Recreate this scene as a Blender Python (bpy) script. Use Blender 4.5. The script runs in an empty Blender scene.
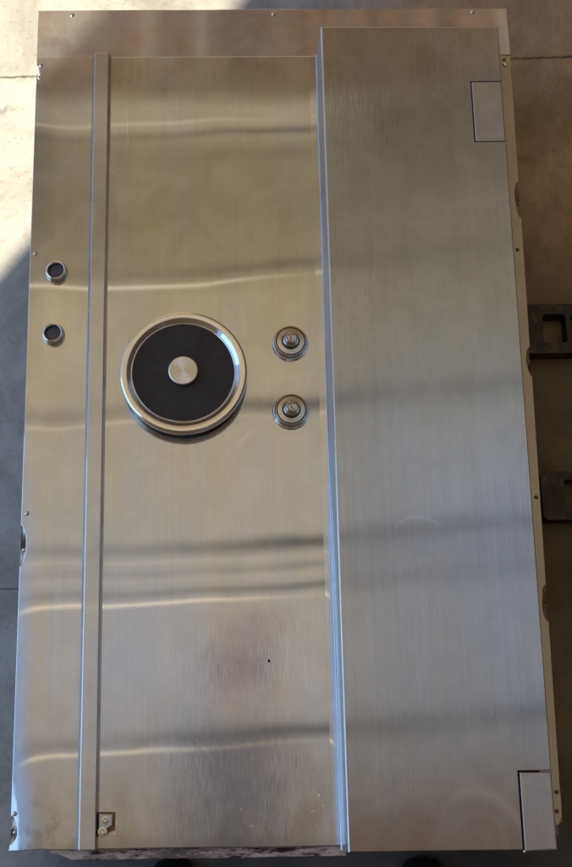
import bpy, bmesh, math, random
from mathutils import Vector, Matrix, noise as mn
random.seed(4)
C = bpy.context.scene.collection
sc = bpy.context.scene
FLOOR = -0.25
ROOT = Vector((0.08, 0.63, FLOOR))

# ------------------------------------------------------------------ node helpers
class NT:
    def __init__(s, tree):
        s.t = tree; s.n = tree.nodes; s.l = tree.links
    def node(s, typ, **kw):
        nd = s.n.new(typ)
        for k, v in kw.items(): setattr(nd, k, v)
        return nd
    def put(s, sock, v):
        if v is None: return
        if isinstance(v, bpy.types.NodeSocket): s.l.new(v, sock)
        else: sock.default_value = v
    def m(s, op, a, b=None, c=None, clamp=False):
        nd = s.node('ShaderNodeMath', operation=op, use_clamp=clamp)
        for i, v in enumerate((a, b, c)):
            if v is not None: s.put(nd.inputs[i], v)
        return nd.outputs[0]
    def vm(s, op, a, b=None, sc_=None):
        nd = s.node('ShaderNodeVectorMath', operation=op)
        s.put(nd.inputs[0], a)
        if b is not None: s.put(nd.inputs[1], b)
        if sc_ is not None: s.put(nd.inputs['Scale'], sc_)
        return nd.outputs[0]
    def xyz(s, x, y, z=0.0):
        nd = s.node('ShaderNodeCombineXYZ')
        for i, v in enumerate((x, y, z)): s.put(nd.inputs[i], v)
        return nd.outputs[0]
    def sep(s, v):
        nd = s.node('ShaderNodeSeparateXYZ'); s.put(nd.inputs[0], v); return nd.outputs
    def noise(s, vec, scale=1.0, detail=3.0, rough=0.5, dist=0.0):
        nd = s.node('ShaderNodeTexNoise')
        s.put(nd.inputs['Vector'], vec); nd.inputs['Scale'].default_value = scale
        nd.inputs['Detail'].default_value = detail; nd.inputs['Roughness'].default_value = rough
        nd.inputs['Distortion'].default_value = dist
        return nd.outputs['Fac'], nd.outputs['Color']
    def mix(s, f, a, b, blend='MIX'):
        nd = s.node('ShaderNodeMix', data_type='RGBA', blend_type=blend)
        s.put(nd.inputs[0], f)
        for sock, v in ((nd.inputs[6], a), (nd.inputs[7], b)):
            if isinstance(v, (tuple, list)) and len(v) == 3: v = (*v, 1)
            s.put(sock, v)
        return nd.outputs[2]
    def ss(s, v, a, b):          # smoothstep a->b gives 0->1
        nd = s.node('ShaderNodeMapRange', interpolation_type='SMOOTHSTEP')
        s.put(nd.inputs[0], v); nd.inputs[1].default_value = min(a, b); nd.inputs[2].default_value = max(a, b)
        nd.inputs[3].default_value = 0.0 if a < b else 1.0; nd.inputs[4].default_value = 1.0 if a < b else 0.0
        return nd.outputs[0]
    def ramp(s, f, stops, interp='LINEAR'):
        nd = s.node('ShaderNodeValToRGB'); cr = nd.color_ramp; cr.interpolation = interp
        while len(cr.elements) < len(stops): cr.elements.new(0.5)
        for e, (p, c) in zip(cr.elements, stops):
            e.position = p; e.color = (*c, 1) if len(c) == 3 else c
        s.put(nd.inputs[0], f); return nd.outputs[0]
    def gauss(s, x, x0, w):      # exp(-((x-x0)/w)^2)
        d = s.m('DIVIDE', s.m('SUBTRACT', x, x0), w)
        return s.m('EXPONENT', s.m('MULTIPLY', s.m('MULTIPLY', d, d), -1.0))

def new_mat(name):
    mt = bpy.data.materials.new(name); mt.use_nodes = True
    mt.node_tree.nodes.clear(); n = NT(mt.node_tree)
    out = n.node('ShaderNodeOutputMaterial')
    return mt, n, out

def pos(n):                       # scene-scale coordinates carried by the object
    tc = n.node('ShaderNodeTexCoord')
    return n.vm('ADD', tc.outputs['Object'], tuple(ROOT))

def pbsdf(n, color, rough, metal=0.0, normal=None, spec=None, aniso=None, tangent=None):
    b = n.node('ShaderNodeBsdfPrincipled')
    if isinstance(color, tuple) and len(color) == 3: color = (*color, 1)
    n.put(b.inputs['Base Color'], color); n.put(b.inputs['Roughness'], rough); n.put(b.inputs['Metallic'], metal)
    if normal is not None: n.put(b.inputs['Normal'], normal)
    if spec is not None: b.inputs['Specular IOR Level'].default_value = spec
    if aniso is not None: b.inputs['Anisotropic'].default_value = aniso
    if tangent is not None: n.put(b.inputs['Tangent'], tangent)
    return b.outputs[0]

def brushed(name, base, along='y', fine=0.06, coarse=0.01, wave=0.004, wavescale=4.0, cross=0.0,
            r1=0.07, r2=0.42, mix=0.35, streak=0.12, m2=1.0, tintk=1.0, bend=None, stain=None):
    """brushed sheet steel: grooves along one axis spread reflections across the other"""
    mt, n, out = new_mat(name)
    p = pos(n); px, py, pz = n.sep(p)
    if along == 'x': gx, gy = py, px
    else: gx, gy = px, py
    # z shifts the pattern so stacked sheets do not share streaks
    v1 = n.xyz(n.m('MULTIPLY', gx, 2600.0), n.m('MULTIPLY', gy, 30.0), n.m('MULTIPLY', pz, 60.0))
    v2 = n.xyz(n.m('MULTIPLY', gx, 70.0), n.m('MULTIPLY', gy, 0.8), n.m('MULTIPLY', pz, 60.0))
    v3 = n.xyz(n.m('MULTIPLY', gx, 5200.0), n.m('MULTIPLY', gy, 45.0), 3.0)
    f4, _ = n.noise(n.xyz(n.m('MULTIPLY', gx, 330.0), n.m('MULTIPLY', gy, 3.0), n.m('MULTIPLY', pz, 60.0)), 1.0, 3.0, 0.65)
    f1, _ = n.noise(v1, 1.0, 2.0, 0.6); f2, _ = n.noise(v2, 1.0, 3.0, 0.6); f3, _ = n.noise(v3, 1.0, 2.0, 0.6)
    a = n.m('ADD', n.m('MULTIPLY', n.m('SUBTRACT', f1, 0.5), fine*2), n.m('MULTIPLY', n.m('SUBTRACT', f2, 0.5), coarse*2))
    a = n.m('ADD', a, n.m('MULTIPLY', n.m('SUBTRACT', f3, 0.5), fine*1.6))
    if bend is not None: a = n.m('ADD', a, bend(n, px, py))
    b = n.m('MULTIPLY', n.m('SUBTRACT', f3, 0.5), cross*2) if cross else 0.0
    w = n.noise(p, wavescale, 2.0, 0.45)[1]
    w = n.vm('MULTIPLY', n.vm('SUBTRACT', w, (0.5, 0.5, 0.5)), (wave*2.5, wave*2, 0))
    pert = n.xyz(b, a, 0.0) if along == 'x' else n.xyz(a, n.m('ADD', b, n.m('MULTIPLY', a, 0.05)), 0.0)
    g = n.node('ShaderNodeNewGeometry')
    nn = n.vm('NORMALIZE', n.vm('ADD', n.vm('ADD', g.outputs['Normal'], pert), w))
    big, _ = n.noise(p, 5.0, 5.0, 0.6)
    k = n.m('ADD', 1.0 - streak*0.9, n.m('MULTIPLY', f4, streak))
    k = n.m('ADD', k, n.m('MULTIPLY', n.m('SUBTRACT', f2, 0.5), streak*0.6))
    k = n.m('ADD', k, n.m('MULTIPLY', n.m('SUBTRACT', big, 0.5), 0.22))
    k = n.m('ADD', k, n.m('MULTIPLY', n.m('SUBTRACT', f3, 0.5), streak*1.2))
    col = n.vm('SCALE', base, sc_=k)
    tn, _ = n.noise(n.xyz(n.m('MULTIPLY', px, 13.0 if along == 'y' else 5.0), n.m('MULTIPLY', py, 2.2 if along == 'y' else 8.0), pz), 1.0, 4.0, 0.6)
    tint = n.mix(n.ss(tn, 0.34, 0.66), tuple(1+(c-1)*tintk for c in (1.03, 1.0, 0.935)), tuple(1+(c-1)*tintk for c in (0.96, 1.0, 1.07)))
    col = n.vm('MULTIPLY', col, tint)
    cl, _ = n.noise(p, 17.0, 5.0, 0.62, 0.6)
    col = n.vm('SCALE', col, sc_=n.m('ADD', 0.93, n.m('MULTIPLY', n.ss(cl, 0.3, 0.7), 0.13)))
    for sv, so_, th in ((2.3, 11.0, 0.0016), (4.1, 27.0, 0.0012)):
        sn, _ = n.noise(n.vm('ADD', n.vm('MULTIPLY', p, (sv, sv*0.45, 1.0)), (so_, so_, 0)), 1.0, 1.0, 0.4)
        sk, _ = n.noise(n.vm('ADD', p, (so_, 0, 0)), 8.0, 3.0, 0.6)
        sw = n.m('MULTIPLY', n.gauss(sn, 0.5, th), n.ss(sk, 0.54, 0.64))
        col = n.vm('SCALE', col, sc_=n.m('ADD', 1.0, n.m('MULTIPLY', sw, 0.11)))
    if stain is not None: col = stain(n, p, px, py, col)
    rr = n.m('ADD', r1, n.m('MULTIPLY', n.m('SUBTRACT', big, 0.5), r1*0.8))
    s1 = pbsdf(n, col, rr, 1.0, nn)
    s2 = pbsdf(n, col, r2, m2, nn)
    ms = n.node('ShaderNodeMixShader')
    mf = n.m('ADD', mix, n.m('ADD', n.m('MULTIPLY', n.m('SUBTRACT', big, 0.5), 0.3), n.m('MULTIPLY', n.m('SUBTRACT', cl, 0.5), 0.35)), clamp=True)
    n.put(ms.inputs[0], mf); n.l.new(s1, ms.inputs[1]); n.l.new(s2, ms.inputs[2])
    n.l.new(ms.outputs[0], out.inputs[0])
    return mt

def plain(name, color, rough, metal=0.0, spec=None, vary=0.15, scale=30.0, bump=0.0):
    mt, n, out = new_mat(name)
    p = pos(n)
    f, _ = n.noise(p, scale, 5.0, 0.6)
    k = n.m('ADD', 1.0 - vary/2, n.m('MULTIPLY', f, vary))
    col = n.vm('SCALE', color, sc_=k)
    nn = None
    if bump:
        bp = n.node('ShaderNodeBump'); bp.inputs['Strength'].default_value = bump; bp.inputs['Distance'].default_value = 0.002
        n.l.new(f, bp.inputs['Height']); nn = bp.outputs[0]
    rr = n.m('ADD', rough-0.04, n.m('MULTIPLY', f, 0.08))
    n.l.new(pbsdf(n, col, rr, metal, nn, spec), out.inputs[0])
    return mt

# ------------------------------------------------------------------ materials
def stain_front(n, p, px, py, col):
    sm, _ = n.noise(n.vm('MULTIPLY', p, (1.0, 0.5, 1.0)), 14.0, 6.0, 0.6)
    low = n.m('MULTIPLY', n.ss(py, 0.10, -0.07), n.ss(sm, 0.40, 0.72))
    col = n.mix(n.m('MULTIPLY', low, 0.55), col, (0.34, 0.25, 0.14))
    edge = n.m('MULTIPLY', n.ss(py, -0.045, -0.072), 0.55)
    col = n.mix(edge, col, (0.34, 0.32, 0.30))
    # pale dried splashes
    sp, _ = n.noise(p, 150.0, 3.0, 0.6)
    reg = n.m('MULTIPLY', n.ss(py, 0.065, 0.0), n.ss(n.noise(p, 13.0, 2.0)[0], 0.50, 0.62))
    spk = n.m('MULTIPLY', n.ss(sp, 0.655, 0.71), reg)
    col = n.mix(spk, col, (0.95, 0.93, 0.86))
    sp2, _ = n.noise(p, 260.0, 2.0, 0.6)
    spd = n.m('MULTIPLY', n.ss(sp2, 0.76, 0.80), 0.8)
    col = n.mix(spd, col, (0.12, 0.10, 0.08))
    dd = n.vm('MULTIPLY', n.vm('SUBTRACT', p, (0.0529, 0.2002, 0.0)), (1.0, 0.75, 0.0))
    ln = n.node('ShaderNodeVectorMath', operation='LENGTH'); n.put(ln.inputs[0], dd)
    return n.mix(n.ss(ln.outputs['Value'], 0.0024, 0.0014), col, (0.012, 0.010, 0.010))
def stain_box(n, p, px, py, col):
    sm, _ = n.noise(p, 6.0, 5.0, 0.6)
    low = n.m('MULTIPLY', n.ss(py, 0.06, -0.08), n.ss(sm, 0.25, 0.75))
    col = n.mix(n.m('MULTIPLY', low, 0.9), col, (0.31, 0.215, 0.155))
    # wiped arcs near the lower corner
    dx = n.m('DIVIDE', n.m('SUBTRACT', px, 0.345), 0.062); dy = n.m('DIVIDE', n.m('SUBTRACT', py, -0.075), 0.085)
    r = n.m('SQRT', n.m('ADD', n.m('MULTIPLY', dx, dx), n.m('MULTIPLY', dy, dy)))
    r = n.m('ADD', r, n.m('MULTIPLY', n.m('SUBTRACT', n.noise(p, 9.0, 2.0)[0], 0.5), 0.35))
    arc = n.m('ADD', n.gauss(r, 1.0, 0.10), n.m('MULTIPLY', n.gauss(r, 0.62, 0.08), 0.5))
    arc = n.m('MULTIPLY', arc, n.ss(px, 0.27, 0.34))
    return n.mix(n.m('MULTIPLY', arc, 0.16), col, (0.85, 0.84, 0.80))
def stain_left(n, p, px, py, col):
    sm, _ = n.noise(p, 16.0, 5.0, 0.65)
    low = n.m('MULTIPLY', n.ss(py, 0.06, -0.07), n.ss(sm, 0.46, 0.66))
    return n.mix(n.m('MULTIPLY', low, 0.6), col, (0.26, 0.22, 0.18))
def bend_left(n, px, py):
    e = n.m('MULTIPLY', n.ss(px, -0.285, -0.338), n.m('ADD', 0.03, n.m('MULTIPLY', n.ss(py, 0.85, 0.0), 0.17)))
    c = n.m('MULTIPLY', n.ss(py, 0.10, -0.05), n.m('MULTIPLY', n.ss(px, -0.235, -0.31), 0.09))
    return n.m('MULTIPLY', n.m('ADD', e, c), -1.0)
def bend_front(n, px, py):      # sheet dips towards the raised panel
    k = n.m('ADD', 0.03, n.m('MULTIPLY', n.ss(py, 0.80, 0.25), n.m('ADD', 0.14, n.m('MULTIPLY', n.ss(px, 0.142, 0.158), 0.30))))
    e = n.m('MULTIPLY', n.ss(px, 0.1415, 0.1430), k)
    return n.m('MULTIPLY', e, -1.0)

STEEL = (0.60, 0.575, 0.55)
M = {}
M['front'] = brushed('front_steel', STEEL, 'y', fine=0.034, coarse=0.002, wave=0.0035, mix=0.18, r1=0.018, stain=stain_front, bend=bend_front)
M['left'] = brushed('side_steel', STEEL, 'y', fine=0.034, coarse=0.002, wave=0.005, mix=0.2, m2=0.6, r1=0.020, stain=stain_left, bend=bend_left)
M['header'] = brushed('header_steel', (0.60, 0.56, 0.53), 'x', fine=0.03, coarse=0.01, wave=0.004, mix=0.25, m2=0.45, r1=0.05)
M['bar'] = brushed('strip_steel', (0.58, 0.56, 0.54), 'y', fine=0.04, coarse=0.02, wave=0.003, mix=0.35)
M['box'] = brushed('panel_steel', (0.47, 0.468, 0.470), 'y', fine=0.075, coarse=0.012, wave=0.003, cross=0.005, r1=0.06, r2=0.45, mix=0.24, streak=0.22, tintk=0.45, stain=stain_box)
M['fold'] = brushed('folded_steel', (0.60, 0.59, 0.585), 'y', fine=0.16, coarse=0.02, wave=0.012, mix=0.5, r1=0.22)
M['hinge'] = brushed('hinge_steel', (0.53, 0.50, 0.48), 'y', fine=0.06, coarse=0.03, wave=0.004, cross=0.010, r1=0.13, r2=0.5, mix=0.42, streak=0.14)
M['chrome'] = plain('polished_steel', (0.72, 0.68, 0.63), 0.10, 1.0, vary=0.08, scale=80)
M['ring'] = plain('turned_steel', (0.78, 0.71, 0.62), 0.16, 1.0, vary=0.1, scale=60)
M['dial'] = plain('dial_steel', (0.56, 0.50, 0.42), 0.20, 1.0, vary=0.15, scale=120)
M['black'] = plain('black_satin', (0.021, 0.016, 0.016), 0.42, 0.0, spec=0.35, vary=0.5, scale=18)
M['darkgrey'] = plain('dark_insert', (0.10, 0.10, 0.105), 0.5, 0.4, vary=0.4, scale=120)
M['groove'] = plain('groove_black', (0.012, 0.011, 0.010), 0.6, 0.0, spec=0.2)
M['screw'] = plain('screw_steel', (0.66, 0.62, 0.56), 0.18, 1.0, vary=0.3, scale=200)
M['screw_rust'] = plain('screw_brown', (0.22, 0.13, 0.07), 0.45, 0.8, vary=0.5, scale=200)
M['body'] = plain('frame_grey', (0.22, 0.20, 0.18), 0.5, 0.3, vary=0.4, scale=12)
M['flange'] = plain('flange_tan', (0.56, 0.45, 0.30), 0.4, 0.45, vary=0.4, scale=11)
M['recess'] = plain('recess_brown', (0.36, 0.27, 0.17), 0.38, 0.7, vary=0.5, scale=60)
M['recess_steel'] = plain('recess_steel', (0.42, 0.40, 0.38), 0.3, 0.9, vary=0.5, scale=60)
M['bracket'] = plain('zinc_bracket', (0.52, 0.52, 0.52), 0.3, 0.9, vary=0.4, scale=90)
M['shoe'] = plain('shoe_black', (0.015, 0.016, 0.02), 0.25, 0.0, vary=0.3, scale=40)
M['sun_blocker'] = plain('sun_blocker_grey', (0.45, 0.43, 0.40), 0.8, 0.0, vary=0.2, scale=3)

def disc_mat():
    mt, n, out = new_mat('worn_black')
    p = pos(n)
    a, _ = n.noise(p, 26.0, 5.0, 0.65, 0.8); b, _ = n.noise(p, 330.0, 2.0, 0.6)
    st, _ = n.noise(n.vm('MULTIPLY', p, (40.0, 420.0, 1.0)), 1.0, 2.0, 0.5)
    col = n.mix(n.ss(a, 0.35, 0.75), (0.018, 0.0135, 0.0135), (0.036, 0.029, 0.028))
    col = n.mix(n.m('MULTIPLY', n.ss(b, 0.68, 0.76), 0.55), col, (0.16, 0.14, 0.12))
    col = n.mix(n.m('MULTIPLY', n.ss(st, 0.70, 0.78), 0.25), col, (0.10, 0.09, 0.085))
    n.l.new(pbsdf(n, col, n.m('ADD', 0.30, n.m('MULTIPLY', a, 0.28)), 0.0, None, 0.4), out.inputs[0]); return mt
M['black'] = disc_mat()

def brushed_hub():
    mt, n, out = new_mat('spun_steel')
    tg = n.node('ShaderNodeTangent', direction_type='RADIAL', axis='Z')
    n.l.new(pbsdf(n, (0.80, 0.73, 0.63), 0.32, 1.0, None, None, 0.92, tg.outputs[0]), out.inputs[0])
    return mt
M['hub'] = brushed_hub()

def strip_mat():
    mt, n, out = new_mat('dirty_white_edge')
    p = pos(n); px, py, pz = n.sep(p)
    f, _ = n.noise(n.vm('MULTIPLY', p, (0.8, 2.6, 1.0)), 60.0, 6.0, 0.7)
    g, _ = n.noise(n.vm('MULTIPLY', p, (0.55, 2.6, 1.0)), 22.0, 5.0, 0.65)
    dirt = n.ss(n.m('ADD', n.m('MULTIPLY', f, 0.55), n.m('MULTIPLY', g, 0.75)), 0.60, 0.77)
    d2 = n.m('MULTIPLY', n.gauss(px, -0.085, 0.07), 0.8)
    dirt = n.m('MAXIMUM', dirt, n.m('MULTIPLY', d2, n.ss(f, 0.36, 0.5)))
    col = n.mix(dirt, (0.66, 0.51, 0.45), (0.050, 0.028, 0.022))
    bp = n.node('ShaderNodeBump'); bp.inputs['Strength'].default_value = 0.8; bp.inputs['Distance'].default_value = 0.003
    n.l.new(f, bp.inputs['Height'])
    n.l.new(pbsdf(n, col, 0.85, 0.0, bp.outputs[0], 0.2), out.inputs[0]); return mt
M['strip'] = strip_mat()

def iron_mat():
    mt, n, out = new_mat('dirty_cast_steel')
    p = pos(n)
    f, _ = n.noise(p, 42.0, 6.0, 0.7); g, _ = n.noise(p, 11.0, 4.0, 0.6)
    col = n.ramp(n.m('ADD', n.m('MULTIPLY', f, 0.6), n.m('MULTIPLY', g, 0.4)),
                 [(0.32, (0.018, 0.015, 0.011)), (0.52, (0.052, 0.037, 0.022)), (0.66, (0.16, 0.10, 0.055))])
    bp = n.node('ShaderNodeBump'); bp.inputs['Strength'].default_value = 0.5; bp.inputs['Distance'].default_value = 0.002
    n.l.new(f, bp.inputs['Height'])
    n.l.new(pbsdf(n, col, 0.5, 0.45, bp.outputs[0], 0.4), out.inputs[0]); return mt
M['iron'] = iron_mat()

def floor_mat():
    mt, n, out = new_mat('stained_shaded_concrete')
    tc = n.node('ShaderNodeTexCoord'); p = tc.outputs['Object']; px, py, pz = n.sep(p)
    big, _ = n.noise(p, 1.6, 5.0, 0.6); mid, _ = n.noise(p, 9.0, 6.0, 0.65); fin, _ = n.noise(p, 85.0, 4.0, 0.7)
    grain, _ = n.noise(p, 420.0, 2.0, 0.7)
    left = n.mix(mid, (0.30, 0.30, 0.295), (0.47, 0.46, 0.43))
    # right side: brown concrete with the floor's uneven light painted in, darkest near end
    swirl, _ = n.noise(n.vm('MULTIPLY', p, (3.0, 1.2, 1.0)), 20.0, 6.0, 0.7, 1.2)
    br_hi = n.mix(n.m('ADD', n.m('MULTIPLY', mid, 0.6), n.m('MULTIPLY', swirl, 0.5)), (0.235, 0.135, 0.066), (0.58, 0.40, 0.24))
    br_lo = n.mix(mid, (0.062, 0.046, 0.023), (0.26, 0.19, 0.10))
    t = n.ss(n.m('ADD', py, n.m('MULTIPLY', n.m('SUBTRACT', big, 0.5), 0.5)), 1.12, 0.62)
    br = n.mix(t, br_hi, br_lo)
    side = n.ss(n.m('ADD', px, n.m('MULTIPLY', n.m('SUBTRACT', big, 0.5), 0.3)), 0.05, 0.50)
    col = n.mix(side, left, br)
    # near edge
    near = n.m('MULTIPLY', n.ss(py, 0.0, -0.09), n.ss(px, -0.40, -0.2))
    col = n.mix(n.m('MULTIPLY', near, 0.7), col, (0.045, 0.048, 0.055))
    col = n.mix(n.m('MULTIPLY', n.ss(fin, 0.56, 0.74), 0.5), col, n.vm('SCALE', col, sc_=0.45))
    col = n.mix(n.m('MULTIPLY', n.ss(grain, 0.5, 0.8), 0.30), col, n.vm('SCALE', col, sc_=1.7))
    # grey scuff beside the far corner
    sx = n.gauss(px, -0.47, 0.065)
    sy = n.gauss(n.m('ADD', py, n.m('MULTIPLY', n.m('SUBTRACT', mid, 0.5), 0.06)), 1.295, 0.014)
    sc1 = n.m('MULTIPLY', n.m('MULTIPLY', sx, sy), n.ss(fin, 0.25, 0.6))
    col = n.mix(n.m('MULTIPLY', sc1, 0.85, clamp=True), col, (0.085, 0.095, 0.115))
    # control joint, a little wandering, chipped
    jy = n.m('SUBTRACT', py, n.m('MULTIPLY', px, 0.028))
    jy = n.m('ADD', jy, n.m('MULTIPLY', n.m('SUBTRACT', n.noise(p, 60.0, 3.0, 0.7)[0], 0.5), 0.007))
    j = n.m('ADD', n.gauss(jy, 1.378, 0.0024), n.gauss(n.m('ADD', py, n.m('MULTIPLY', n.m('SUBTRACT', fin, 0.5), 0.004)), n.m('ADD', 0.355, n.m('MULTIPLY', n.ss(px, 0.0, 0.2), 9.0)), 0.0010))
    j = n.m('MULTIPLY', j, n.m('ADD', 0.45, n.m('MULTIPLY', n.noise(p, 130.0, 2.0)[0], 0.8)), clamp=True)
    col = n.mix(j, col, n.vm('MULTIPLY', col, (0.16, 0.14, 0.12)))
    # hairline scratches
    wv = n.noise(n.vm('MULTIPLY', p, (1.0, 2.5, 1.0)), 6.0, 3.0, 0.5)[0]
    cr = n.m('MULTIPLY', n.gauss(wv, 0.5, 0.004), n.ss(mid, 0.5, 0.62))
    col = n.mix(n.m('MULTIPLY', cr, 0.18), col, n.vm('SCALE', col, sc_=0.4))
    pit, _ = n.noise(p, 210.0, 2.0, 0.5)
    col = n.mix(n.m('MULTIPLY', n.ss(pit, 0.70, 0.76), 0.7), col, n.vm('SCALE', col, sc_=0.3))
    blot, _ = n.noise(p, 4.5, 6.0, 0.7, 0.8)
    col = n.vm('SCALE', col, sc_=n.m('ADD', 0.72, n.m('MULTIPLY', n.ss(blot, 0.3, 0.7), 0.48)))
    bp = n.node('ShaderNodeBump'); bp.inputs['Strength'].default_value = 0.35; bp.inputs['Distance'].default_value = 0.003
    h = n.m('SUBTRACT', n.m('ADD', n.m('MULTIPLY', fin, 0.5), n.m('MULTIPLY', grain, 0.25)), n.m('MULTIPLY', j, 1.0))
    n.l.new(h, bp.inputs['Height'])
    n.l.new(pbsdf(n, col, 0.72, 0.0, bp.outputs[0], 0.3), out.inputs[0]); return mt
M['floor'] = floor_mat()

# ------------------------------------------------------------------ mesh helpers
def link(name, bm, mat, parent=None, smooth=False, angle=None):
    bmesh.ops.recalc_face_normals(bm, faces=bm.faces[:])
    if parent is not None:
        bmesh.ops.translate(bm, verts=bm.verts[:], vec=-ROOT if parent is not None else (0, 0, 0))
    me = bpy.data.meshes.new(name); bm.to_mesh(me); bm.free()
    for f in me.polygons: f.use_smooth = smooth
    if smooth and angle: 
        me.set_sharp_from_angle(angle=math.radians(angle))
    me.materials.append(mat)
    o = bpy.data.objects.new(name, me); C.objects.link(o)
    if parent is not None: o.parent = parent
    return o

def bevel(bm, w, seg=2, pick=None):
    es = [e for e in bm.edges if pick is None or pick(e)]
    bmesh.ops.bevel(bm, geom=es, offset=w, segments=seg, affect='EDGES', profile=0.5, clamp_overlap=True)

def prism(pts, z0, z1):
    bm = bmesh.new()
    lo = [bm.verts.new((x, y, z0)) for x, y in pts]; hi = [bm.verts.new((x, y, z1)) for x, y in pts]
    bm.faces.new(hi); bm.faces.new(lo[::-1])
    k = len(pts)
    for i in range(k): bm.faces.new((lo[i], lo[(i+1) % k], hi[(i+1) % k], hi[i]))
    bmesh.ops.recalc_face_normals(bm, faces=bm.faces[:])
    return bm

def box(x0, x1, y0, y1, z0, z1): return prism([(x0, y0), (x1, y0), (x1, y1), (x0, y1)], z0, z1)

def top_edges(z):
    return lambda e: all(abs(v.co.z - z) < 1e-6 for v in e.verts) and len(e.link_faces) == 2 and e.calc_face_angle(0) > 0.3

def lathe(prof, cx, cy, seg=64, zoff=0.0, bm=None):
    bm = bm or bmesh.new()
    rings = []
    for r, z in prof:
        if r < 1e-6: rings.append([bm.verts.new((cx, cy, z+zoff))])
        else: rings.append([bm.verts.new((cx+r*math.cos(2*math.pi*i/seg), cy+r*math.sin(2*math.pi*i/seg), z+zoff)) for i in range(seg)])
    for a, b in zip(rings, rings[1:]):
        for i in range(seg):
            j = (i+1) % seg
            if len(a) == 1 and len(b) == 1: continue
            if len(a) == 1: bm.faces.new((a[0], b[i], b[j]))
            elif len(b) == 1: bm.faces.new((a[i], b[0], a[j]))
            else: bm.faces.new((a[i], b[i], b[j], a[j]))
    return bm

def notch_outline(x_edge, sgn, y0, half, depth, n=10):
    """points of a half-oval bite going inwards from a plate edge (sgn=+1: bite towards +x), listed with y rising"""
    out = []
    for i in range(n+1):
        t = math.pi*i/n
        wob = 1 + 0.10*math.sin(3*t+y0*40)
        out.append((x_edge + sgn*depth*math.sin(t)*wob, y0 - half*math.cos(t)))
    return out

def bowl(x_edge, sgn, y0, half, depth, drop, lift=-0.001):
    bm = bmesh.new(); nr, nt = 6, 14
    rows = []
    for a in range(nr+1):
        s = a/nr
        row = []
        for i in range(nt+1):
            t = math.pi*i/nt
            x = x_edge + sgn*(depth*1.03*math.sin(t))*s - sgn*0.001*(1-s)
            y = y0 - half*1.02*math.cos(t)*s
            z = lift - drop*(1-s**2)*(0.8+0.3*math.sin(t*2.3+y0*9))
            row.append(bm.verts.new((x, y, z)))
        rows.append(row)
    for a in range(nr):
        for i in range(nt): bm.faces.new((rows[a][i], rows[a+1][i], rows[a+1][i+1], rows[a][i+1]))
    bmesh.ops.remove_doubles(bm, verts=bm.verts[:], dist=1e-5)
    return bm

def tag(o, label, cat, group=None, kind=None):
    if label: o['label'] = label
    if cat: o['category'] = cat
    if group: o['group'] = group
    if kind: o['kind'] = kind
    return o

# ------------------------------------------------------------------ setting
bm = bmesh.new()
bmesh.ops.create_grid(bm, x_segments=24, y_segments=24, size=9.0)
bmesh.ops.translate(bm, verts=bm.verts[:], vec=(0, 2.0, FLOOR))
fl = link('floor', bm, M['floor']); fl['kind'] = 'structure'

# sunlight from the near left; unseen blocker added off-frame to cast its diagonal edge
LA, LB = Vector((0.0095, 1.5182)), Vector((-0.3836, 1.0183))
D = (LA-LB).normalized(); E_ = Vector((D.y, -D.x))
SUN_EL = math.radians(43)
W0 = LB - D*3.4
bm = bmesh.new()
HW = 5.6
lean = 0.076/0.25          # blocker's end leans to fit the shadow edge on the door
pts2 = [(0.0, 0.0), (7.0, 0.0), (7.0, HW), (-lean*HW, HW)]
def wp(s, h, off):
    # the blocker's end lies in the plane of light that grazes the door's corner
    q = W0 + E_*s - D*off
    return (q.x, q.y, FLOOR + h)
# light plane: at blocker distance the ray over the corner has climbed; shift so the edge meets the same plane
fr = [bm.verts.new(wp(s, h, 0)) for s, h in pts2]; bk = [bm.verts.new(wp(s, h, 0.2)) for s, h in pts2]
bm.faces.new(fr); bm.faces.new(bk[::-1])
for i in range(4): bm.faces.new((fr[i], fr[(i+1) % 4], bk[(i+1) % 4], bk[i]))
wl = link('sun_blocker', bm, M['sun_blocker']); wl['kind'] = 'structure'

# ------------------------------------------------------------------ the vault door
door = bpy.data.objects.new('vault_door', None); C.objects.link(door); door.location = ROOT
door.empty_display_size = 0.2
tag(door, 'brushed stainless steel vault door lying flat on the concrete floor, with handwheel and two dials', 'vault door', kind='thing')

XL, XR, YB, YT = -0.336, 0.4965, -0.0725, 1.3465
YS = 1.2515
b = box(XL+0.003, 0.4815, -0.060, YT-0.002, FLOOR+0.002, -0.020); link('frame', b, M['body'], door)

# header sheet
pts = [(XL, YS+0.0008), (XR, YS-0.004), (XR-0.0005, YT-0.005)]
for i in range(15):      # slightly wavy sheared far edge
    x = XR-0.0005 - (XR-XL)*(i+1)/16
    pts.append((x, YT-0.0045+0.006*(i+1)/16 + 0.0009*mn.noise(Vector((x*9, 0, 0)))))
pts.append((XL, YT+0.001))
b = prism(pts, -0.004, -0.0008); bevel(b, 0.0009, 1, top_edges(-0.0008)); link('header_plate', b, M['header'], door)

# left sheet with three half-oval bites in its outer edge
nL = [(1.2180, 0.017, 0.006), (0.3834, 0.033, 0.0085), (-0.0440, 0.020, 0.0095)]
pts = [(-0.212, YB), (-0.212, YS)]
pts += [(XL+0.0005, YS)]
for y0, hf, dp in nL: pts += notch_outline(XL+0.001, 1, y0, hf, dp)[::-1]
pts += [(XL-0.001, YB-0.001), (-0.315, YB-0.0005), (-0.29, YB+0.0012), (-0.25, YB-0.0003)]
b = prism(pts, -0.004, 0.0016); bevel(b, 0.0011, 2, top_edges(0.0016)); link('side_plate', b, M['left'], door)

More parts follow.
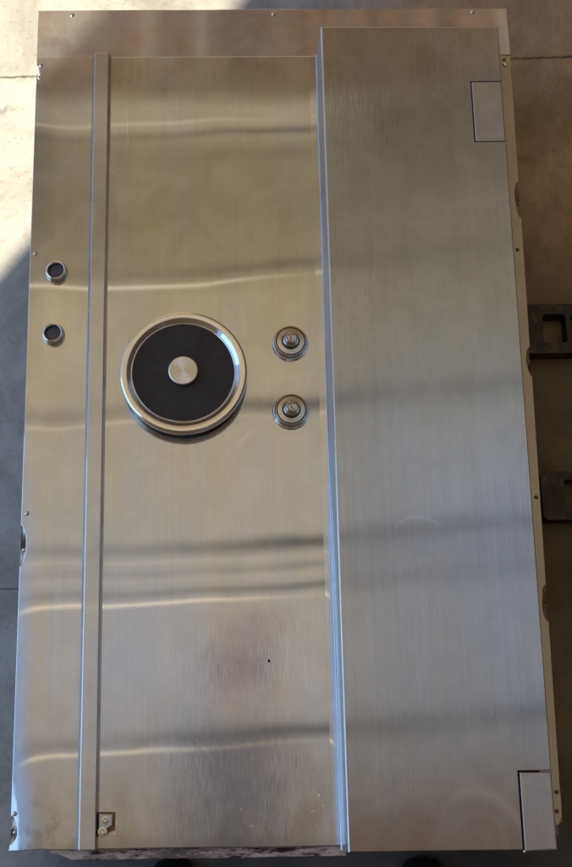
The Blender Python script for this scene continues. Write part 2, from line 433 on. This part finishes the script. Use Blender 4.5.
# main front sheet
b = prism([(-0.2115, YB-0.0003), (-0.05, YB+0.0006), (0.06, YB), (0.1590, YB+0.0012), (0.1590, YS-0.0025), (-0.2115, YS)], -0.0035, 0.0016)
bevel(b, 0.0019, 2, top_edges(0.0016)); link('front_plate', b, M['front'], door)

# right-hand edge flange
nR = [(0.9688, 0.034, 0.0085), (0.679, 0.026, 0.0070), (0.2844, 0.029, 0.0080)]
def xr(y): return 0.4835 + 0.0125*max(0, min(1, (y+0.05)/1.38))
pts = [(0.4545, YS-0.003), (0.4545, -0.045), (0.470, -0.0462), (0.4790, -0.0440), (xr(-0.04), -0.034)]
pts += [(xr(-0.02)+0.0008, -0.016), (xr(0.0), 0.006)]
for y0, hf, dp in nR[::-1]: pts += notch_outline(xr(y0), -1, y0, hf, dp)
pts += [(xr(1.16), 1.16), (xr(1.2), 1.2), (xr(1.215)-0.001, 1.215), (xr(1.235), 1.235), (xr(1.245), 1.2447)]
b = prism(pts, -0.012, 0.0010); bevel(b, 0.0008, 1, top_edges(0.0010)); link('edge_flange', b, M['flange'], door)

def recess(x_edge, sgn, y0, hf, dp, mat):
    o = link('bolt_recess', bowl(x_edge, sgn, y0, hf, dp, 0.013), mat, door, True)
    bb = lathe([(0, 0.004), (0.0022, 0.0036), (0.0034, 0.002), (0.0036, -0.006), (0.0036, -0.016)], x_edge+sgn*dp*0.62, y0-hf*0.16, 12, -0.007)
    link('bolt', bb, M['screw_rust'] if mat is M['recess'] else M['screw'], o, True)
    return o
for y0, hf, dp in nL: recess(XL+0.001, 1, y0, hf, dp, M['recess_steel'])
for y0, hf, dp in nR: recess(xr(y0), -1, y0, hf, dp, M['recess'])
b = bowl(0.4842, -1, -0.031, 0.011, 0.008, 0.006); link('bolt_recess', b, M['recess'], door, True)

# hat-section strip covering the joint
def hat(x0, x1, x2, x3, y0, y1, z0, z1):
    bm = bmesh.new()
    secs = []; k = 70
    for q in range(k+1):
        y = y0+(y1-y0)*q/k
        w = [0.00045*mn.noise(Vector((y*5.0, i*4.3, 7.0))) + 0.00018*mn.noise(Vector((y*31.0, i*2.3, 3.0))) for i in range(4)]
        secs.append([bm.verts.new((x+w[i], y, z)) for i, (x, z) in enumerate(((x0, z0), (x1, z1), (x2, z1), (x3, z0)))])
    for a, c in zip(secs, secs[1:]):
        for i in range(3): bm.faces.new((a[i], a[i+1], c[i+1], c[i]))
    bm.faces.new(secs[0][::-1]); bm.faces.new(secs[-1])
    bmesh.ops.recalc_face_normals(bm, faces=bm.faces[:])
    return bm
b = hat(-0.2364, -0.2316, -0.2068, -0.2042, YB-0.0005, YS-0.002, 0.0017, 0.0180)
bevel(b, 0.0014, 2, lambda e: all(v.co.z > 0.01 for v in e.verts) and len(e.link_faces) == 2 and e.calc_face_angle(0) > 0.3); link('cover_strip', b, M['bar'], door)

# raised panel over the hinges, with two rectangular bites where the hinge blocks sit
HB = 0.076
bx0, bx1 = 0.1612, 0.4590
def bxr(y): return 0.4548 + 0.0046*(y+0.0765)/1.332
hx = 0.4072
pts = [(bx0+0.0002, -0.0772), (hx, -0.0768), (hx, 0.0320), (bxr(0.03), 0.0320), (bxr(1.037), 1.0375), (hx, 1.0375), (hx, 1.1505),
       (bxr(1.15), 1.1505), (bxr(1.2555), 1.2540), (bx0, 1.2575)]
b = prism(pts, 0.0022, HB); bevel(b, 0.0014, 2, lambda e: top_edges(HB)(e) and max(v.co.x for v in e.verts) > 0.17); 
rp = link('raised_panel', b, M['box'], door)
# folded left side of the raised panel: coved foot, wall, rounded top bend
prof = []
for i in range(7):
    a = math.pi/2*i/6; prof.append((0.1532+0.0022*math.sin(a), 0.0018+0.0022*(1-math.cos(a))))
prof.append((0.1568, 0.040))
for i in range(9):
    a = math.pi/2*i/8; prof.append((0.1582+0.0030*(1-math.cos(a)), HB-0.0030+0.0030*math.sin(a)))
bm = bmesh.new(); ya, yb = -0.0771, 1.2574
ra = [bm.verts.new((x, ya, z)) for x, z in prof]; rb = [bm.verts.new((x, yb - (0.006*(1-z/HB)), z)) for x, z in prof]
for i in range(len(prof)-1): bm.faces.new((ra[i], ra[i+1], rb[i+1], rb[i]))
link('side_wall', bm, M['fold'], rp, True)
b = prism([(hx+0.0008, 1.0388), (bxr(1.04), 1.0388), (bxr(1.15), 1.1498), (hx+0.0008, 1.1498)], 0.0023, HB-0.0004)
bevel(b, 0.0020, 2, top_edges(HB-0.0004)); tag(link('hinge_block', b, M['hinge'], door), 'upper rectangular hinge block let into the panel edge', None)
b = prism([(hx+0.0017, -0.0790), (bxr(-0.07)+0.001, -0.0772), (bxr(0.03), 0.0303), (hx+0.0017, 0.0303)], 0.0023, HB-0.0006)
bevel(b, 0.0020, 2, top_edges(HB-0.0006)); tag(link('hinge_block', b, M['hinge'], door), 'lower rectangular hinge block at the bottom corner', None)
bb = lathe([(0, 0.003), (0.002, 0.0026), (0.0028, 0.001), (0.0028, -0.006)], hx+0.002, -0.0788, 12, HB-0.003); link('hinge_pin', bb, M['screw'], door, True)

# dirty white strip showing along the bottom edge
bm = bmesh.new(); nx = 90; rows = []
for j, (yy, zz) in enumerate(((YB+0.006, -0.0075), (-0.078, -0.0075), (-0.0825, -0.0082), (-0.0872, -0.0095), (-0.0872, -0.10))):
    row = []
    for i in range(nx+1):
        x = -0.2760 + (0.1620+0.2760)*i/nx
        w = mn.noise(Vector((x*70, j*3.1, 1.0))); w2 = mn.noise(Vector((x*14, 0.4, 2.0)))
        y = yy + (0.0010*w + 0.0007*w2 if j >= 2 else 0) + (0.012*max(0, 1-i/7) if j >= 2 else 0) + 0.0016*(i/nx)*(j >= 2)
        row.append(bm.verts.new((x + (0.004*w if i == 0 else 0), y, zz + 0.0015*w)))
    rows.append(row)
for a, c in zip(rows, rows[1:]):
    for i in range(nx): bm.faces.new((a[i], a[i+1], c[i+1], c[i]))
tag(link('bottom_strip', bm, M['strip'], door), 'dirty off-white strip along the bottom edge', None)

# handwheel
wx, wy = -0.0768, 0.6565
prof = [(0.084, 0.020), (0.097, 0.0195), (0.1008, 0.0215), (0.1022, 0.0255), (0.1022, 0.0345), (0.1012, 0.0378), (0.0990, 0.0392),
        (0.0918, 0.0396), (0.0905, 0.0392), (0.0840, 0.0335), (0.0832, 0.0332), (0.0826, 0.0340), (0.0820, 0.0334), (0.0820, 0.022), (0.084, 0.020)]
hw = link('handwheel', lathe(prof, wx, wy, 160), M['ring'], door, True, 28)
# polished inner bevel and lip
link('inner_bevel', lathe([(0.0904, 0.03945), (0.0842, 0.0338), (0.0834, 0.0336), (0.0828, 0.0345), (0.0820, 0.0340)], wx, wy, 160), M['chrome'], hw, True, 28)
link('disc', lathe([(0, 0.0335), (0.060, 0.0335), (0.0821, 0.0335), (0.0821, 0.024), (0, 0.024)], wx, wy, 128), M['black'], hw, True, 30)
hub = bmesh.new(); lathe([(0, 0.0), (0.0222, 0.0), (0.0236, -0.0010), (0.0240, -0.0024), (0.0240, -0.012)], 0, 0, 96, 0, hub)
hubo = link('hub_cap', hub, M['hub'], None, True, 25); hubo.parent = hw
hubo.location = Vector((wx, wy, 0.0445)) - ROOT
link('shaft', lathe([(0.030, 0.0017), (0.030, 0.006), (0.024, 0.010), (0.024, 0.0238)], wx, wy, 48), M['chrome'], hw, True, 30)

# combination dials
for (cx, cy), lb in (((0.0972, 0.7140), 'upper dial beside the handwheel'), ((0.0957, 0.5975), 'lower dial beside the handwheel')):
    d = link('combination_dial', lathe([(0.0300, 0.0017), (0.0298, 0.0035), (0.0286, 0.0052), (0.0272, 0.0056), (0.0266, 0.0066), (0.0266, 0.0082), (0.0, 0.0082)], cx, cy, 96), M['chrome'], door, True, 25)
    d['label'] = lb
    link('dial_ring', lathe([(0.0268, 0.0083), (0.0272, 0.0110), (0.0266, 0.0145), (0.0252, 0.0164), (0.0242, 0.0166), (0.0236, 0.0160), (0.0228, 0.0160), (0.0222, 0.0168),
                             (0.0150, 0.0178), (0.0138, 0.0172), (0.0, 0.0172)], cx, cy, 96), M['dial'], d, True, 22)
    link('dial_groove', lathe([(0.0240, 0.01645), (0.0234, 0.0166), (0.0228, 0.01645)], cx, cy, 96), M['groove'], d, True)
    link('dial_groove', lathe([(0.0150, 0.01775), (0.0140, 0.0184), (0.0129, 0.0180)], cx, cy, 64), M['groove'], d, True)
    link('dial_knob', lathe([(0.0124, 0.0173), (0.0128, 0.0225), (0.0124, 0.0258), (0.0114, 0.0266), (0.0108, 0.0262), (0.0102, 0.0254), (0.0096, 0.0256), (0.0094, 0.0290), (0.0088, 0.0310),
                             (0.0078, 0.0316), (0.0064, 0.0312), (0.0058, 0.0298), (0.0046, 0.0296), (0.0042, 0.0306), (0.0020, 0.0308), (0.0, 0.0304)], cx, cy, 64), M['dial'], d, True, 25)
    sb = box(cx-0.0008, cx+0.0008, cy-0.0032, cy+0.0032, 0.0302, 0.0311)
    bmesh.ops.rotate(sb, verts=sb.verts[:], cent=(cx, cy, 0.03), matrix=Matrix.Rotation(0.5 if cy < 0.65 else -0.2, 3, 'Z'))
    link('knob_slot', sb, M['groove'], d)

# round lock caps on the left sheet
for (cx, cy), lb in (((-0.2893, 0.8440), 'upper round lock cap'), ((-0.2915, 0.7340), 'lower round lock cap')):
    d = link('lock_cap', lathe([(0.0182, 0.0017), (0.0184, 0.0045), (0.0176, 0.0062), (0.0170, 0.0075), (0.0172, 0.0130), (0.0166, 0.0156), (0.0152, 0.0164), (0.0136, 0.0160),
                                (0.0128, 0.0148), (0.0127, 0.0090), (0.0, 0.0090)], cx, cy, 72), M['chrome'], door, True, 28)
    d['label'] = lb
    link('insert', lathe([(0.0126, 0.0098), (0.0118, 0.0104), (0.0, 0.0108)], cx, cy, 48), M['darkgrey'], d, True)

# screws round the rim
def screw(x, y, r=0.0034, z=0.0, mat='screw', rust=False):
    prof = [(0, r*0.62), (r*0.45, r*0.56), (r*0.8, r*0.36), (r, 0.0), (r, -0.003)]
    return link('screw', lathe(prof, x, y, 16, z), M[mat], door, True)
for x, y in [(-0.2753, 1.341-0.004), (0.0819, 1.3345), (0.4345, 1.334)]: screw(x, y, 0.0040, -0.0008)
for x, y in [(-0.3275, 1.2352), (-0.3265, 0.8796), (-0.3258, 0.4354), (-0.3295, -0.0205)]: screw(x, y, 0.0037, 0.0016)
screw(0.4850, 1.2273, 0.0050, 0.0010, 'ring')
for x, y in [(0.4840, 1.2370), (0.4818, 0.8771), (0.4815, 0.4522), (0.4783, 0.0020), (0.4765, -0.0255)]: screw(x, y, 0.0033, 0.0010, 'screw_rust')

# small bracket in the lower corner of the front sheet
b = prism([(-0.2035, -0.0500), (-0.1990, -0.0560), (-0.1935, -0.0520), (-0.1925, -0.0440), (-0.1835, -0.0385), (-0.1825, -0.0225), (-0.2035, -0.0218)], 0.0017, 0.0105); bevel(b, 0.0012, 2, top_edges(0.0105))
br = link('bracket', b, M['bracket'], door)
link('shadow_plate', prism([(-0.2042, -0.0540), (-0.1800, -0.0455), (-0.1795, -0.0195), (-0.2042, -0.0190)], 0.0017, 0.0032), M['screw_rust'], br)  # dark plate added under the bracket to stand in for its shadow
def hexbolt(x, y, r, z, rot, zh):
    bm = lathe([(0, zh), (r*0.75, zh), (r*0.95, zh-0.0009), (r, 0.0)], x, y, 6, z)
    bmesh.ops.rotate(bm, verts=bm.verts[:], cent=(x, y, z), matrix=Matrix.Rotation(rot, 3, 'Z'))
    lathe([(r*1.4, 0.0), (r*1.4, 0.0010), (r*0.9, 0.0012)], x, y, 20, z, bm)
    return link('bolt', bm, M['screw'], br)
hexbolt(-0.1932, -0.0312, 0.0042, 0.0105, 0.3, 0.004); hexbolt(-0.1972, -0.0475, 0.0050, 0.0105, 0.8, 0.006)

# ------------------------------------------------------------------ slotted steel bars poking out beneath the door
def slotted_bar(name, x0, x1, y0, y1, slots, z0, z1, label):
    bm = bmesh.new()
    def rr(cx0, cx1, cy0, cy1, r=0.007, n=4):
        out = []
        for (cx, cy, a0) in ((cx1-r, cy0+r, -90), (cx1-r, cy1-r, 0), (cx0+r, cy1-r, 90), (cx0+r, cy0+r, 180)):
            for i in range(n+1):
                a = math.radians(a0+90*i/n); out.append((cx+r*math.cos(a), cy+r*math.sin(a)))
        return out
    def ring(pts, z):
        vs = [bm.verts.new((x, y, z)) for x, y in pts]
        return vs, [bm.edges.new((vs[i], vs[(i+1) % len(vs)])) for i in range(len(vs))]
    outer = rr(x0, x1, y0, y1, 0.010, 5)
    loops = [outer] + [rr(*s) for s in slots]
    for z in (z1, z0):
        es = []
        for lp in loops: es += ring(lp, z)[1]
        bmesh.ops.triangle_fill(bm, edges=es, use_beauty=True)
    bm.verts.ensure_lookup_table()
    tot = sum(len(l) for l in loops); base = 0
    for lp in loops:
        k = len(lp)
        for i in range(k):
            a, c = base+i, base+(i+1) % k
            bm.faces.new((bm.verts[a], bm.verts[c], bm.verts[tot+c], bm.verts[tot+a]))
        base += k
    bmesh.ops.recalc_face_normals(bm, faces=bm.faces[:])
    bevel(bm, 0.0018, 2, lambda e: all(abs(v.co.z-z1) < 1e-6 for v in e.verts) and len(e.link_faces) == 2 and e.calc_face_angle(0) > 0.4)
    c = Vector(((x0+x1)/2, (y0+y1)/2, z0))
    bmesh.ops.translate(bm, verts=bm.verts[:], vec=-c)
    o = link(name, bm, M['iron']); o.location = c
    return tag(o, label, 'steel bar', 'slotted bars under the door')
bz0, bz1 = FLOOR+0.001, FLOOR+0.034
slotted_bar('slotted_bar', 0.49, 1.10, 0.7690, 0.8640, [(0.570+k*0.0520, 0.6125+k*0.0520, 0.7885, 0.8440) for k in range(8)], bz0, bz1,
            'upper dark steel bar under the door, showing one whole rectangular slot')
slotted_bar('slotted_bar', 0.5440, 1.10, 0.4610, 0.5480, [(0.584+k*0.0520, 0.6265+k*0.0520, 0.4790, 0.5330) for k in range(8)], bz0, bz1,
            'dark slotted steel bar beside the door, lower of the two with rounded corner')

# ------------------------------------------------------------------ toes of the photographer's shoes at the bottom edge
def shoe(x, ytip, label):
    bm = bmesh.new(); seg = 20
    secs = [(0.0, 0.004, 0.020, 0.010), (0.006, 0.022, 0.034, 0.030), (0.018, 0.034, 0.046, 0.045), (0.04, 0.042, 0.056, 0.052), (0.08, 0.047, 0.066, 0.056), (0.13, 0.042, 0.085, 0.060), (0.18, 0.036, 0.100, 0.062), (0.24, 0.035, 0.102, 0.062), (0.272, 0.026, 0.095, 0.055), (0.28, 0.010, 0.08, 0.05)]
    rings = []
    for d_, w, top, _ in secs:
        r = []
        for i in range(seg):
            a = 2*math.pi*i/seg
            xx = w*math.copysign(abs(math.cos(a))**0.75, math.cos(a))
            s = math.sin(a)
            zz = 0.022 + (top-0.022)*s if s > 0 else 0.022 + 0.021*max(-1, s*2.2)
            r.append(bm.verts.new((xx, -d_, zz)))
        rings.append(r)
    for a, c in zip(rings, rings[1:]):
        for i in range(seg): bm.faces.new((a[i], a[(i+1) % seg], c[(i+1) % seg], c[i]))
    bm.faces.new(rings[0]); bm.faces.new(rings[-1][::-1])
    o = link('shoe', bm, M['shoe'], None, True); o.location = (x, ytip, FLOOR+0.001)
    # sole welt
    bm = bmesh.new(); pts = []
    for d_, w, *_ in secs: pts.append((w+0.003, -d_ + (0.003 if d_ < 0.01 else 0)))
    pts = pts + [(-a, c) for a, c in pts[::-1]]
    b2 = prism(pts, 0.0, 0.018)
    bmesh.ops.recalc_face_normals(b2, faces=b2.faces[:])
    me = bpy.data.meshes.new('sole'); b2.to_mesh(me); b2.free(); me.materials.append(M['groove'])
    so = bpy.data.objects.new('sole', me); C.objects.link(so); so.parent = o
    return tag(o, label, 'shoe')
shoe(-0.1055, -0.0985, 'dark shiny rounded shoe toe below the dirty white strip')
shoe(0.3060, -0.1005, 'dark rounded shoe toe below the raised right-hand panel')

# ------------------------------------------------------------------ light
w = bpy.data.worlds.new('World'); sc.world = w; w.use_nodes = True
n = NT(w.node_tree); n.n.clear()
wout = n.node('ShaderNodeOutputWorld'); bg = n.node('ShaderNodeBackground'); n.l.new(bg.outputs[0], wout.inputs[0])
tc = n.node('ShaderNodeTexCoord'); dx, dy, dz = n.sep(tc.outputs['Generated'])
zc = n.m('MAXIMUM', dz, 0.02)
u = n.m('DIVIDE', dx, zc)
v = n.m('DIVIDE', dy, n.m('SQRT', n.m('ADD', n.m('MULTIPLY', dx, dx), n.m('MULTIPLY', zc, zc))))   # across the barrel of the roof
uc = n.m('MINIMUM', n.m('MAXIMUM', u, -0.9), 0.6)
vt = n.m('SUBTRACT', v, n.m('MULTIPLY', uc, 0.05))          # roof members run slightly askew
f = n.m('DIVIDE', n.m('ADD', v, 0.2), 1.2)
def P(x): return (x+0.2)/1.2
low_end = [(P(-0.2), (0.25, 0.20, 0.15))]
base = n.ramp(f, low_end + [(P(-0.05), (0.40, 0.34, 0.26)), (P(0.03), (0.54, 0.50, 0.45)), (P(0.10), (0.63, 0.61, 0.59)), (P(0.18), (0.65, 0.62, 0.56)), (P(0.25), (0.66, 0.61, 0.50)),
                  (P(0.32), (0.66, 0.575, 0.415)), (P(0.40), (0.60, 0.515, 0.345)), (P(0.425), (0.45, 0.38, 0.24)), (P(0.47), (0.36, 0.30, 0.18)), (P(0.535), (0.40, 0.335, 0.21)),
                  (P(0.556), (0.60, 0.52, 0.37)), (P(0.574), (0.58, 0.50, 0.355)), (P(0.592), (0.29, 0.22, 0.135)), (P(0.62), (0.20, 0.145, 0.085)), (P(0.68), (0.27, 0.175, 0.105)), (P(1.0), (0.16, 0.10, 0.06))])
side = n.ramp(f, low_end + [(P(-0.05), (0.32, 0.25, 0.18)), (P(0.02), (0.41, 0.35, 0.285)), (P(0.08), (0.55, 0.545, 0.53)), (P(0.2), (0.59, 0.59, 0.585)), (P(0.3), (0.51, 0.50, 0.445)),
                  (P(0.4), (0.45, 0.41, 0.315)), (P(0.5), (0.32, 0.27, 0.195)), (P(0.6), (0.215, 0.175, 0.125)), (P(0.68), (0.27, 0.19, 0.125)), (P(1.0), (0.16, 0.10, 0.06))])
col = n.mix(n.ss(u, 0.05, 0.14), base, side)
pb = n.m('MULTIPLY', n.gauss(u, 0.195, 0.055), n.gauss(v, 0.27, 0.07))
pb = n.m('ADD', pb, n.m('MULTIPLY', n.m('MULTIPLY', n.gauss(u, -0.150, 0.035), n.gauss(v, 0.375, 0.035)), 1.3))
col = n.vm('SCALE', col, sc_=n.m('ADD', 1.0, n.m('MULTIPLY', pb, 0.22)))
# brighter middle, dim flanks
flank = n.m('ADD', n.ss(u, 0.12, 0.9), n.m('MULTIPLY', n.ss(u, -0.08, -0.22), n.ss(v, 0.30, 0.55)))
col = n.mix(n.m('MULTIPLY', flank, 0.5, clamp=True), col, n.vm('SCALE', col, sc_=0.42))
# roof members: dark flange with a lit lower lip
dark = 0.0; lite = 0.0
wl_ = n.ss(u, 0.09, -0.06)
for (v0, wd, ad, al, off) in ((0.5500, 0.0042, 0.75, 0.30, 0.012), (0.528, 0.007, 0.22, 0.0, 0), (0.4235, 0.0055, 0.55, 0.80, -0.0100), (0.3035, 0.0068, 0.85, 0.32, -0.009),
                              (0.1905, 0.0062, 0.95, 0.16, -0.010), (0.1715, 0.0036, 0.38, 0.10, -0.006), (0.1550, 0.0036, 0.75, 1.0, -0.0082), (0.0460, 0.0058, 0.85, 0.75, -0.0085)):
    dark = n.m('ADD', dark, n.m('MULTIPLY', n.gauss(vt, v0, wd), ad))
    if al: lite = n.m('ADD', lite, n.m('MULTIPLY', n.gauss(vt, v0+off, 0.0017), al))
dk = n.m('MULTIPLY', dark, n.m('SUBTRACT', n.m('ADD', 0.40, n.m('MULTIPLY', n.ss(u, -0.10, 0.09), 0.60)), n.m('MULTIPLY', n.ss(u, 0.09, 0.13), 0.25)), clamp=True)
col = n.mix(dk, col, n.vm('MULTIPLY', col, (0.22, 0.23, 0.26)))
lt = n.m('MULTIPLY', lite, n.m('MULTIPLY', wl_, 0.95))
col = n.mix(lt, col, (1.38, 1.25, 0.95))
# warm upright streaks painted into the surroundings for the header to reflect
cols, _ = n.noise(n.xyz(n.m('MULTIPLY', u, 34.0), 0.3, 0.0), 1.0, 2.0, 0.6)
rk = n.m('MULTIPLY', n.ss(v, 0.57, 0.63), n.ss(v, 1.0, 0.75))
warm = n.ramp(cols, [(0.30, (0.11, 0.078, 0.05)), (0.45, (0.24, 0.155, 0.085)), (0.52, (0.42, 0.235, 0.12)), (0.58, (0.22, 0.165, 0.11)), (0.66, (0.62, 0.50, 0.36))])
col = n.mix(n.m('MULTIPLY', rk, 0.85), col, warm)
gl = n.m('MULTIPLY', n.ss(u, -0.06, -0.13), n.ss(v, 0.60, 0.64))
col = n.mix(n.m('MULTIPLY', gl, 0.6), col, (0.50, 0.43, 0.34))
# gold and cool blue casts of the reflections, mixed into the surroundings
hue, _ = n.noise(n.xyz(n.m('MULTIPLY', u, 9.0), n.m('MULTIPLY', v, 2.0), 5.0), 1.0, 2.0, 0.5)
cool = n.m('MULTIPLY', n.ss(n.m('ADD', n.m('MULTIPLY', u, 0.6), hue), 0.35, 0.70), n.ss(v, 0.42, 0.20))
col = n.mix(cool, n.vm('MULTIPLY', col, (1.05, 1.0, 0.92)), n.vm('MULTIPLY', col, (0.88, 0.98, 1.22)))
bl = n.m('MULTIPLY', n.gauss(u, -0.002, 0.042), n.ss(v, 0.080, 0.03))  # photographer's dark reflection, painted into the surroundings as soft blobs
col = n.mix(n.m('MULTIPLY', bl, 0.78), col, (0.095, 0.098, 0.150))
bl = n.m('MULTIPLY', n.gauss(u, 0.004, 0.026), n.gauss(v, 0.095, 0.026))
col = n.mix(n.m('MULTIPLY', bl, 0.7), col, (0.20, 0.135, 0.19))
bl = n.m('MULTIPLY', n.gauss(u, 0.016, 0.020), n.gauss(v, 0.128, 0.014))
col = n.mix(n.m('MULTIPLY', bl, 0.42), col, (0.32, 0.18, 0.20))
col = n.mix(n.ss(v, 1.2, 3.2), col, (0.66, 0.55, 0.38))
# open doorway on the left: cool daylight low down
sky = n.m('MULTIPLY', n.ss(u, -0.24, -0.75), n.ss(n.m('DIVIDE', dy, n.m('ADD', n.m('ABSOLUTE', dx), 0.05)), 1.3, 0.45))
col = n.mix(sky, col, (0.38, 0.58, 1.0))
right = n.m('MULTIPLY', n.ss(u, 0.5, 1.6), 1.0)
col = n.mix(right, col, (0.085, 0.062, 0.040))
col = n.mix(n.ss(dz, 0.02, -0.02), col, (0.05, 0.045, 0.04))
n.l.new(col, bg.inputs['Color']); bg.inputs['Strength'].default_value = 1.0
w.cycles.sampling_method = 'MANUAL'; w.cycles.sample_map_resolution = 1024

sun = bpy.data.lights.new('sun', 'SUN'); sun.energy = 11.5; sun.angle = math.radians(0.5); sun.color = (1.0, 0.86, 0.62)
so = bpy.data.objects.new('sun', sun); C.objects.link(so)
to_sun = Vector((-D.x*math.cos(SUN_EL), -D.y*math.cos(SUN_EL), math.sin(SUN_EL))) - Vector((E_.x, E_.y, 0))*lean*math.sin(SUN_EL)
so.rotation_euler = to_sun.to_track_quat('Z', 'Y').to_euler()

def area(name, loc, target, sx, sy, power, color):
    l = bpy.data.lights.new(name, 'AREA'); l.shape = 'RECTANGLE'; l.size = sx; l.size_y = sy; l.energy = power; l.color = color
    o = bpy.data.objects.new(name, l); C.objects.link(o); o.location = loc
    o.rotation_euler = (Vector(loc)-Vector(target)).to_track_quat('Z', 'Y').to_euler(); return o
area('doorway_light', (-2.6, 0.25, 1.0), (0, 0.3, 0), 2.0, 2.8, 27, (0.30, 0.60, 1.0))

# ------------------------------------------------------------------ camera
F, PP = 1290.8556, (231.9587, 433.5)
WPX, HPX = 572.0, 867.0
R = [[0.999938202, -0.0111171621, 0.0], [-0.0107009320, -0.962500189, 0.271069873], [-0.00301352773, -0.271053122, -0.962559673]]
cx_ = Vector([r[0] for r in R]); cy_ = Vector([r[1] for r in R]); cz_ = Vector([r[2] for r in R])
cam = bpy.data.cameras.new('camera'); co = bpy.data.objects.new('camera', cam); C.objects.link(co)
mw = Matrix.Identity(4)
for i in range(3):
    mw[i][0] = cx_[i]; mw[i][1] = -cy_[i]; mw[i][2] = -cz_[i]
mw[0][3], mw[1][3], mw[2][3] = 0, 0, 2.0
co.matrix_world = mw
cam.sensor_fit = 'VERTICAL'; cam.sensor_height = 24.0; cam.lens = 24.0*F/HPX
cam.shift_x = (WPX/2-PP[0])/HPX; cam.shift_y = 0.0
cam.clip_start = 0.02; cam.clip_end = 200
sc.camera = co
sc.view_settings.view_transform = 'Standard'; sc.view_settings.look = 'None'; sc.view_settings.exposure = 0; sc.view_settings.gamma = 1
sc.cycles.use_denoising = True
sc.cycles.max_bounces = 8
